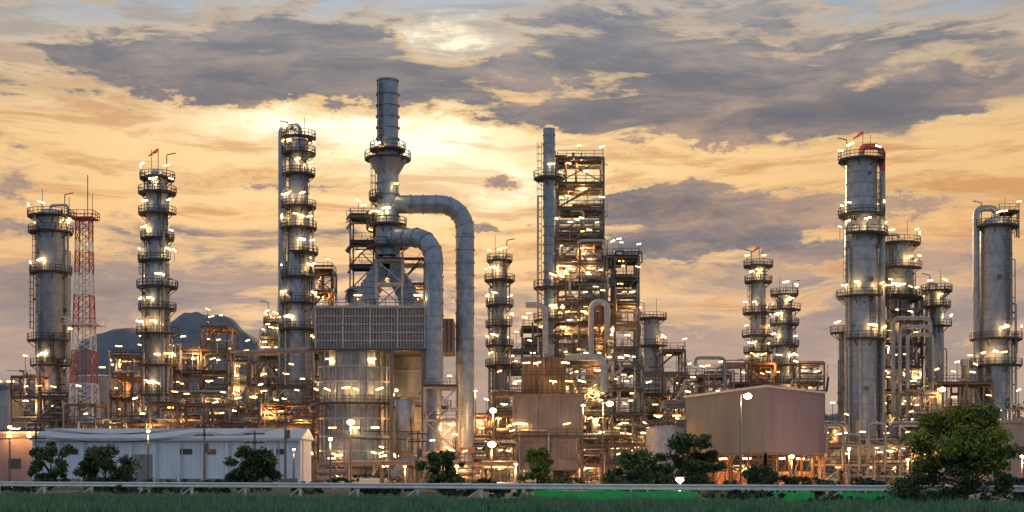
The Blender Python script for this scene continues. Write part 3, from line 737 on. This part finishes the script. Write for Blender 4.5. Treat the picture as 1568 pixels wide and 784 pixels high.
street_lamp(700,715,205,kind='lamps',col=(1,.42,.12),e=2600,r=.28)
street_lamp(790,712,205,kind='lamps',col=(1,.42,.12),e=2600,r=.25)
street_lamp(620,716,207,kind='lamps',col=(1,.42,.12),e=1500,r=.2)
street_lamp(1300,690,215,r=.22,e=1500)
street_lamp(1390,705,212,r=.22,e=2000,kind='lamps',col=(1,.48,.16))
street_lamp(15,655,196,kind='lamps',col=(1,.45,.15),e=500,r=.25)
street_lamp(1041,737,98,r=.26,e=260,name='floodlight',col=(1,.85,.5))
poles=[]
def pole(x,yt,D):
    p=P(x,yt,D);T=Thing('power_pole',(p.x,p.y,0)); g=T.p('pole','concrete'); g.cyl((p.x,p.y,0),(p.x,p.y,p.z),.17,.11,8)
    for dz in(.3,1.2): T.p('crossarm','dark').box((p.x,p.y-.12,p.z-dz),(2.2,.12,.14)); 
    for dz in(.3,1.2):
        for dx in(-1,-.4,.4,1): T.p('insulators','white').cyl((p.x+dx,p.y-.12,p.z-dz+.07),(p.x+dx,p.y-.12,p.z-dz+.3),.06,n=6)
    T.p('transformer','steel').cyl((p.x+.3,p.y-.3,p.z-3),(p.x+.3,p.y-.3,p.z-2.1),.3,n=12)
    T.finish(); poles.append(p)
for x,yt,Dp in((-160,640,160),(55,655,160),(313,650,158),(437,630,158),(640,660,165)): pole(x,yt,Dp)
pole(390,660,150)
T=Thing('power_lines',poles[0]); g=T.p('wires','dark')
for a,b in zip(poles[:5],poles[1:5]):
    for dx in(-1,-.4,.4,1):
        for dz in(0,.9):
            A_=a+Vector((dx,-.12,-dz));B_=b+Vector((dx,-.12,-dz)); pr=A_
            for i in range(1,9):
                t=i/8; q=A_.lerp(B_,t)-Vector((0,0,4*t*(1-t)*.9)); g.rod(pr,q,.035); pr=q
T.finish()

# ---------------------------------------------------------------- vegetation
def tree(name,x,D,ytop,wpx,seed,nl=9000,ls=.16,mats=('leafd','leafl'),trunk=True,zb=0,base=.12,low=.35,kc=1.0):
    rnd=np.random.default_rng(seed); pr=random.Random(seed)
    cx=X(x,D); H=Z(ytop,D); W=wpx/2*D/F
    T=Thing(name,(cx,D,0)); g=T.p('trunk_and_limbs','bark')
    clumps=[]
    n=int((34+W*9)*kc)
    for i in range(n):
        h=pr.uniform(base,1); t=(h-base)/(1-base)
        prof=max(low*(1-t)+.0,0)+ (1-low*(1-t))*math.sqrt(max(0,1-((t-.38)/.66)**2)) if t>.38 else low+(1-low)*math.sin(t/.38*math.pi/2)
        a=pr.uniform(0,2*math.pi)
        prof=min(1,prof)*(1+.25*math.sin(3*h*5+seed)+.15*math.sin(3*a+seed))
        rr=W*prof*pr.uniform(.2,1.0)**.7
        c=Vector((cx+rr*math.cos(a),D+rr*math.sin(a),H*h*.95)); 
        cr=min(W,H)*pr.uniform(.08,.19); clumps.append((c,cr))
        if i%3==0:
            s=Vector((cx,D,max(.1,c.z*.55-.2))); m=s.lerp(c,.5)+Vector((0,0,-.05*H)); g.cyl(s,m,.012*H,.008*H,5); g.cyl(m,c,.008*H,.01,5)
    g.cyl((cx,D,0),(cx+.03*H,D,H*.45),.028*H,.016*H,7); g.cyl((cx+.03*H,D,H*.45),(cx,D,H*.85),.016*H,.004*H,6)
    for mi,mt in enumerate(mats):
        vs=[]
        if mt=='leaflit': sel=[c for c in clumps if c[0].z>H*.4 and pr.random()<.35+.6*c[0].z/H]  # clumps with painted lamplight, more of them towards the crown top
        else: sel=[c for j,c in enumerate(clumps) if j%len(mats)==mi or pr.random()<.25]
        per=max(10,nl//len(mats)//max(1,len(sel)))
        for c,cr in sel:
            d=rnd.normal(size=(per,3)); d/=np.linalg.norm(d,axis=1)[:,None]; rad=cr*rnd.uniform(.1,1.5,size=(per,1))
            p=np.array(c)+d*rad*np.array([1.3,1.3,.9]); u=rnd.normal(size=(per,3)); u/=np.linalg.norm(u,axis=1)[:,None]
            v=np.cross(u,rnd.normal(size=(per,3))); v/=np.linalg.norm(v,axis=1)[:,None]
            s=ls*rnd.uniform(.6,1.4,size=(per,1))
            q=np.stack([p-u*s,p+v*s*.45,p+u*s,p-v*s*.45],1).reshape(-1,3); q[:,2]=np.maximum(q[:,2],.03); vs.append(q)
        if not vs: continue
        vs=np.concatenate(vs); gg=T.p('foliage_'+mt+str(mi),mt); gg.add([Vector(t) for t in vs.tolist()],[(i,i+1,i+2,i+3) for i in range(0,len(vs),4)])
    T.finish()
tree('tree',76,150,677,64,1,7000,.2,low=.7)
tree('tree',160,140,684,96,2,9000,.19,low=.8)
tree('tree',385,140,683,76,3,9000,.19,low=.8)
tree('tree',678,135,690,62,4,7000,.17,low=.7)
tree('tree',822,122,686,60,5,7500,.15,('leafl','leaflit'),low=.6)
tree('tree',985,112,694,92,6,9000,.17,low=.8)
tree('tree',1062,140,664,84,7,9000,.19,low=.8)
tree('tree',1478,84,626,168,11,36000,.115,('leafd','leafl','leaflit','leaflit'),base=.03,low=.85,kc=1.2)
tree('tree',1165,112,712,60,9,5000,.15,base=.1)
for i,(x,D,yt,w) in enumerate([(250,128,733,90),(330,128,735,70),(210,118,741,90),(470,126,738,60),(600,120,740,80),(700,112,738,70),(960,106,736,80),(1110,100,738,90),(1190,100,730,90),(1270,96,740,80),(1340,95,740,70),(1405,92,732,80),(1550,88,733,90),(560,122,742,60),(30,128,742,60),(1150,86,752,110),(1290,82,760,110),(1400,80,754,100),(770,104,746,60),(520,178,732,60),(740,178,733,50),(870,176,732,70),(1240,178,731,80),(1320,176,733,60)]):
    tree('shrub',x,D,yt,w,20+i,3200,.12,('leafd','leafd' if i%3 else 'leafl'),base=.15,low=.9,kc=.6)
rng=np.random.default_rng(77); N=26000; px=rng.uniform(-300,300,N)
hh=6+3*np.sin(px*.05)+2*np.sin(px*.21+1); p=np.stack([px,430+rng.uniform(-6,6,N),rng.uniform(0,1,N)**.8*hh],1)
u=rng.normal(size=(N,3));v=rng.normal(size=(N,3)); q=np.stack([p-u*.35,p+v*.3,p+u*.35],1).reshape(-1,3)
def tris(name,q,mat):
    me=bpy.data.meshes.new(name); n=len(q)
    me.vertices.add(n); me.vertices.foreach_set('co',q.astype(np.float32).ravel()); me.loops.add(n); me.loops.foreach_set('vertex_index',np.arange(n,dtype=np.int32))
    me.polygons.add(n//3); me.polygons.foreach_set('loop_start',np.arange(0,n,3,dtype=np.int32)); me.polygons.foreach_set('loop_total',np.full(n//3,3,dtype=np.int32))
    me.update(calc_edges=True); me.validate(); me.materials.append(mat); ob=bpy.data.objects.new(name,me); scene.collection.objects.link(ob); return ob
tris('distant_trees',q,M['leafd'])
gm=mk('grass_blades',(0.03,0.12,0.07),(0.17,0.33,0.16),0.7,0,0.9,detail=8)
N=120000; y=rng.uniform(56,122,N); x=rng.uniform(-1,1,N)*y*.40
yr=rl0.y+(x-rl0.x)*rd.y/rd.x
keep=(y<yr-.3); x=x[keep];y=y[keep];yr=yr[keep];N=len(x)
cl=np.array([noise.noise(Vector((a*.5,b*.3,0)))+.5*noise.noise(Vector((a*1.7,b*.9,4))) for a,b in zip(x,y)])
h=(.46+.55*cl)*rng.uniform(.6,1.35,N)*np.clip((yr-y)/22,.2,1); h=np.clip(h,.08,1.05)
a=rng.uniform(0,2*np.pi,N); w=rng.uniform(.03,.07,N)
b0=np.stack([x+np.cos(a)*w,y+np.sin(a)*w,np.zeros(N)],1); b1=np.stack([x-np.cos(a)*w,y-np.sin(a)*w,np.zeros(N)],1)
tp=np.stack([x+rng.normal(0,.16,N),y+rng.normal(0,.16,N),h],1)
tris('grass',np.stack([b0,b1,tp],1).reshape(-1,3),gm)

# ---------------------------------------------------------------- sky
sun_az=math.atan((640-784)/F); sun_el=math.atan((722-225)/F)
w=bpy.data.worlds.new('World'); scene.world=w; w.use_nodes=True; nt=w.node_tree; nt.nodes.clear()
def S(node,i,v):
    if isinstance(v,bpy.types.NodeSocket): nt.links.new(v,node.inputs[i])
    else: node.inputs[i].default_value=v
def m(op,*a,clamp=False):
    n=nt.nodes.new('ShaderNodeMath'); n.operation=op; n.use_clamp=clamp
    for i,v in enumerate(a): S(n,i,v)
    return n.outputs[0]
def vm(op,*a):
    n=nt.nodes.new('ShaderNodeVectorMath'); n.operation=op
    for i,v in enumerate(a): S(n,i,v)
    return n.outputs['Value'] if op in('DOT_PRODUCT','LENGTH') else n.outputs[0]
def mix(f,a,b,bt='MIX'):
    n=nt.nodes.new('ShaderNodeMixRGB'); n.blend_type=bt
    for i,v in enumerate((f,a,b)):
        if isinstance(v,tuple): v=(*v[:3],1)
        S(n,i,v)
    return n.outputs[0]
def sstep(v,a,b):
    n=nt.nodes.new('ShaderNodeMapRange'); n.interpolation_type='SMOOTHSTEP'; S(n,0,v); n.inputs[1].default_value=a;n.inputs[2].default_value=b; return n.outputs[0]
def nz(vec,scale,detail=8,rough=.55,dist=0.0):
    n=nt.nodes.new('ShaderNodeTexNoise'); S(n,'Vector',vec); n.inputs['Scale'].default_value=scale;n.inputs['Detail'].default_value=detail;n.inputs['Roughness'].default_value=rough;n.inputs['Distortion'].default_value=dist
    return n.outputs['Fac'],n.outputs['Color']
tc=nt.nodes.new('ShaderNodeTexCoord'); dirv=vm('NORMALIZE',tc.outputs['Generated'])
sp=nt.nodes.new('ShaderNodeSeparateXYZ'); nt.links.new(dirv,sp.inputs[0]); dx,dy,dz=sp.outputs
az=m('ARCTAN2',dx,dy); el=m('ARCSINE',dz)
cb=nt.nodes.new('ShaderNodeCombineXYZ'); S(cb,0,az);S(cb,1,el); PA=cb.outputs[0]
def ang(px,py):
    return math.atan((px-784)/F), math.atan((HY-py)/math.hypot(F,px-784))
def gauss(px,py,sx,sy,wt,src=None):
    a,e=ang(px,py); ix=F/sx; iy=F/sy
    n=nt.nodes.new('ShaderNodeVectorMath'); n.operation='MULTIPLY_ADD'; S(n,0,src or PA); n.inputs[1].default_value=(ix,iy,0); n.inputs[2].default_value=(-a*ix,-e*iy,0)
    d=vm('DOT_PRODUCT',n.outputs[0],n.outputs[0]); return m('MULTIPLY',m('EXPONENT',m('MULTIPLY',d,-1.0)),wt)
def gsum(L,src=None):
    o=None
    for t in L:
        g_=gauss(*t,src=src); o=g_ if o is None else m('ADD',o,g_)
    return o
st=vm('MULTIPLY',dirv,(1,1,3.4))
_,wc=nz(st,4.0,3,.5)
warp=vm('MULTIPLY',vm('SUBTRACT',wc,(.5,.5,.5)),(.16,.16,.16))
wp=vm('ADD',st,warp)
n1,_=nz(vm('MULTIPLY',wp,(1,1,1.5)),7.5,9,.62,.15)
n2,_=nz(vm('ADD',wp,(3.1,1.7,.4)),17,8,.65,.2)
n3,_=nz(vm('MULTIPLY',wp,(1,1,2.3)),10,8,.66,.3)
n4,_=nz(vm('MULTIPLY',vm('ADD',wp,(.7,2.2,1.4)),(1,1,1.3)),6,7,.6,.3)
_,wc2=nz(vm('MULTIPLY',dirv,(1,1,2.2)),11,6,.7)
PW=vm('ADD',PA,vm('MULTIPLY',vm('SUBTRACT',wc2,(.5,.5,.5)),(.15,.065,0)))
bias=gsum([
 (250,115,420,42,.26),(1150,170,560,50,.30),(1100,60,600,60,.14),(400,60,240,35,.14),
 (30,262,70,28,.30),(1050,308,130,32,.48),(1080,378,180,24,.48),(985,280,60,20,.2),(1370,295,90,20,.28),(1230,320,60,35,.25),(765,272,45,13,.42),(770,342,70,11,.42),(690,300,60,9,.3),(560,232,60,7,.25),
 (140,345,260,16,.18),(500,215,90,9,.14),(440,270,200,9,.18),(330,310,160,10,.16),
 (784,575,1500,100,.32),(120,430,300,45,.22),(1350,410,260,36,.10),
 (690,40,80,20,-.36),(60,25,120,20,-.10),(20,75,50,12,-.3),(250,20,60,12,-.16),
 (300,185,420,28,-.26),(540,190,120,32,-.32),(730,262,190,58,-.30),(300,290,330,60,-.26),(1030,238,140,12,-.3),(1310,255,160,24,-.24),(1520,190,70,14,-.40),(1330,345,120,18,-.2),(1180,400,300,10,-.15)],PW)
dens=m('ADD',m('ADD',m('MULTIPLY',n1,1.15),m('MULTIPLY',m('SUBTRACT',n2,.5),.6)),m('SUBTRACT',bias,.075))
mask=sstep(dens,.47,.67)
def rp(cr,L):
    cr.elements[0].position=L[0][0];cr.elements[0].color=(*lin(L[0][1]),1); cr.elements[1].position=L[-1][0];cr.elements[1].color=(*lin(L[-1][1]),1)
    for p_,c_ in L[1:-1]:
        e=cr.elements.new(p_); e.color=(*lin(c_),1)
def ep(y): return max(0,math.atan((HY-y)/F)/.6)
def rampn(L):
    r_=nt.nodes.new('ShaderNodeValToRGB'); S(r_,0,m('MULTIPLY',el,1/.6)); rp(r_.color_ramp,L); return r_.outputs[0]
R1=rampn([(0,(200,165,142)),(ep(600),(212,172,142)),(ep(450),(232,180,130)),(ep(350),(248,192,122)),(ep(230),(252,204,134)),(ep(120),(216,192,162)),(ep(20),(160,176,192)),(1,(150,175,205))])
sky=nt.nodes.new('ShaderNodeTexSky'); sky.sky_type='NISHITA'; sky.sun_disc=False; sky.sun_elevation=sun_el; sky.sun_rotation=sun_az
clear=mix(.85,mix(1.0,sky.outputs[0],(.05,.05,.05),'MULTIPLY'),R1)
glow=m('MINIMUM',gsum([(600,225,400,95,.75),(520,188,110,26,.6),(730,250,170,60,.6),(690,45,80,20,.4),(820,290,120,60,.3)]),1.0)
clear=mix(glow,clear,(1.05,.77,.40))
hot=m('MINIMUM',gsum([(500,188,110,17,1.0),(660,228,110,26,1.1),(560,205,190,20,.6),(700,46,60,12,.8),(800,282,60,28,1.0),(650,300,80,22,.35)],PW),1.0)
clear=mix(m('MULTIPLY',hot,.9),clear,(1.5,1.32,.95))
R4=rampn([(0,(184,148,132)),(ep(450),(204,150,110)),(ep(300),(204,146,96)),(ep(180),(202,150,104)),(ep(90),(172,158,148)),(1,(150,160,175))])
clear=mix(m('MULTIPLY',sstep(n3,.45,.63),m('SUBTRACT',.75,m('MULTIPLY',glow,.28))),clear,R4)
R2=rampn([(0,(162,148,146)),(ep(600),(156,143,144)),(ep(450),(150,139,140)),(ep(350),(136,127,129)),(ep(230),(130,124,127)),(ep(120),(122,121,127)),(ep(20),(130,133,142)),(1,(140,148,162))])
R3=rampn([(0,(198,168,150)),(ep(600),(198,168,148)),(ep(450),(200,167,144)),(ep(350),(200,163,134)),(ep(230),(190,158,134)),(ep(120),(166,153,145)),(ep(20),(168,162,158)),(1,(165,170,180))])
cl=mix(sstep(m('ADD',m('MULTIPLY',n2,.45),m('ADD',m('MULTIPLY',n3,.25),m('MULTIPLY',n4,.3))),.42,.60),R2,R3)
core=m('MULTIPLY',sstep(dens,.68,.98),sstep(n4,.62,.42))
cl=mix(m('MULTIPLY',core,.6),cl,lin((100,101,110)))
cl=mix(m('MULTIPLY',gauss(1000,590,3000,110,1.0),.5),cl,R3)
edge=m('MULTIPLY',m('MULTIPLY',mask,m('SUBTRACT',1.0,mask)),4.0)
out=mix(mask,clear,cl)
out=mix(m('MULTIPLY',edge,m('MINIMUM',m('ADD',.22,glow),.65)),out,(1.05,.68,.30))
back=sstep(dy,.35,-.5)
out=mix(back,out,(.38,.43,.52))
below=sstep(dz,0.0,-.03)
out=mix(below,out,(.10,.10,.10))
bg=nt.nodes.new('ShaderNodeBackground'); nt.links.new(out,bg.inputs[0]); bg.inputs[1].default_value=1.0
wo=nt.nodes.new('ShaderNodeOutputWorld'); nt.links.new(bg.outputs[0],wo.inputs[0])

sl=bpy.data.lights.new('sun','SUN'); sl.energy=2.0; sl.angle=math.radians(5); sl.color=(1,.66,.34)
so=bpy.data.objects.new('sun',sl); scene.collection.objects.link(so)
sd=Vector((math.sin(sun_az)*math.cos(sun_el),math.cos(sun_az)*math.cos(sun_el),math.sin(sun_el)))
so.rotation_euler=(-sd).to_track_quat('-Z','Y').to_euler()

cam=bpy.data.cameras.new('camera'); co=bpy.data.objects.new('camera',cam); scene.collection.objects.link(co); scene.camera=co
co.location=(0,0,CH); co.rotation_euler=(math.radians(90),0,0); cam.lens=50; cam.sensor_width=36; cam.shift_y=(HY-392)/1568; cam.clip_end=20000; cam.clip_start=.5
scene.view_settings.view_transform='Standard'; scene.view_settings.look='None'; scene.view_settings.exposure=0
print('verts',sum(len(o.data.vertices) for o in bpy.data.objects if o.type=='MESH'),'lights',sum(o.type=='LIGHT' for o in bpy.data.objects))
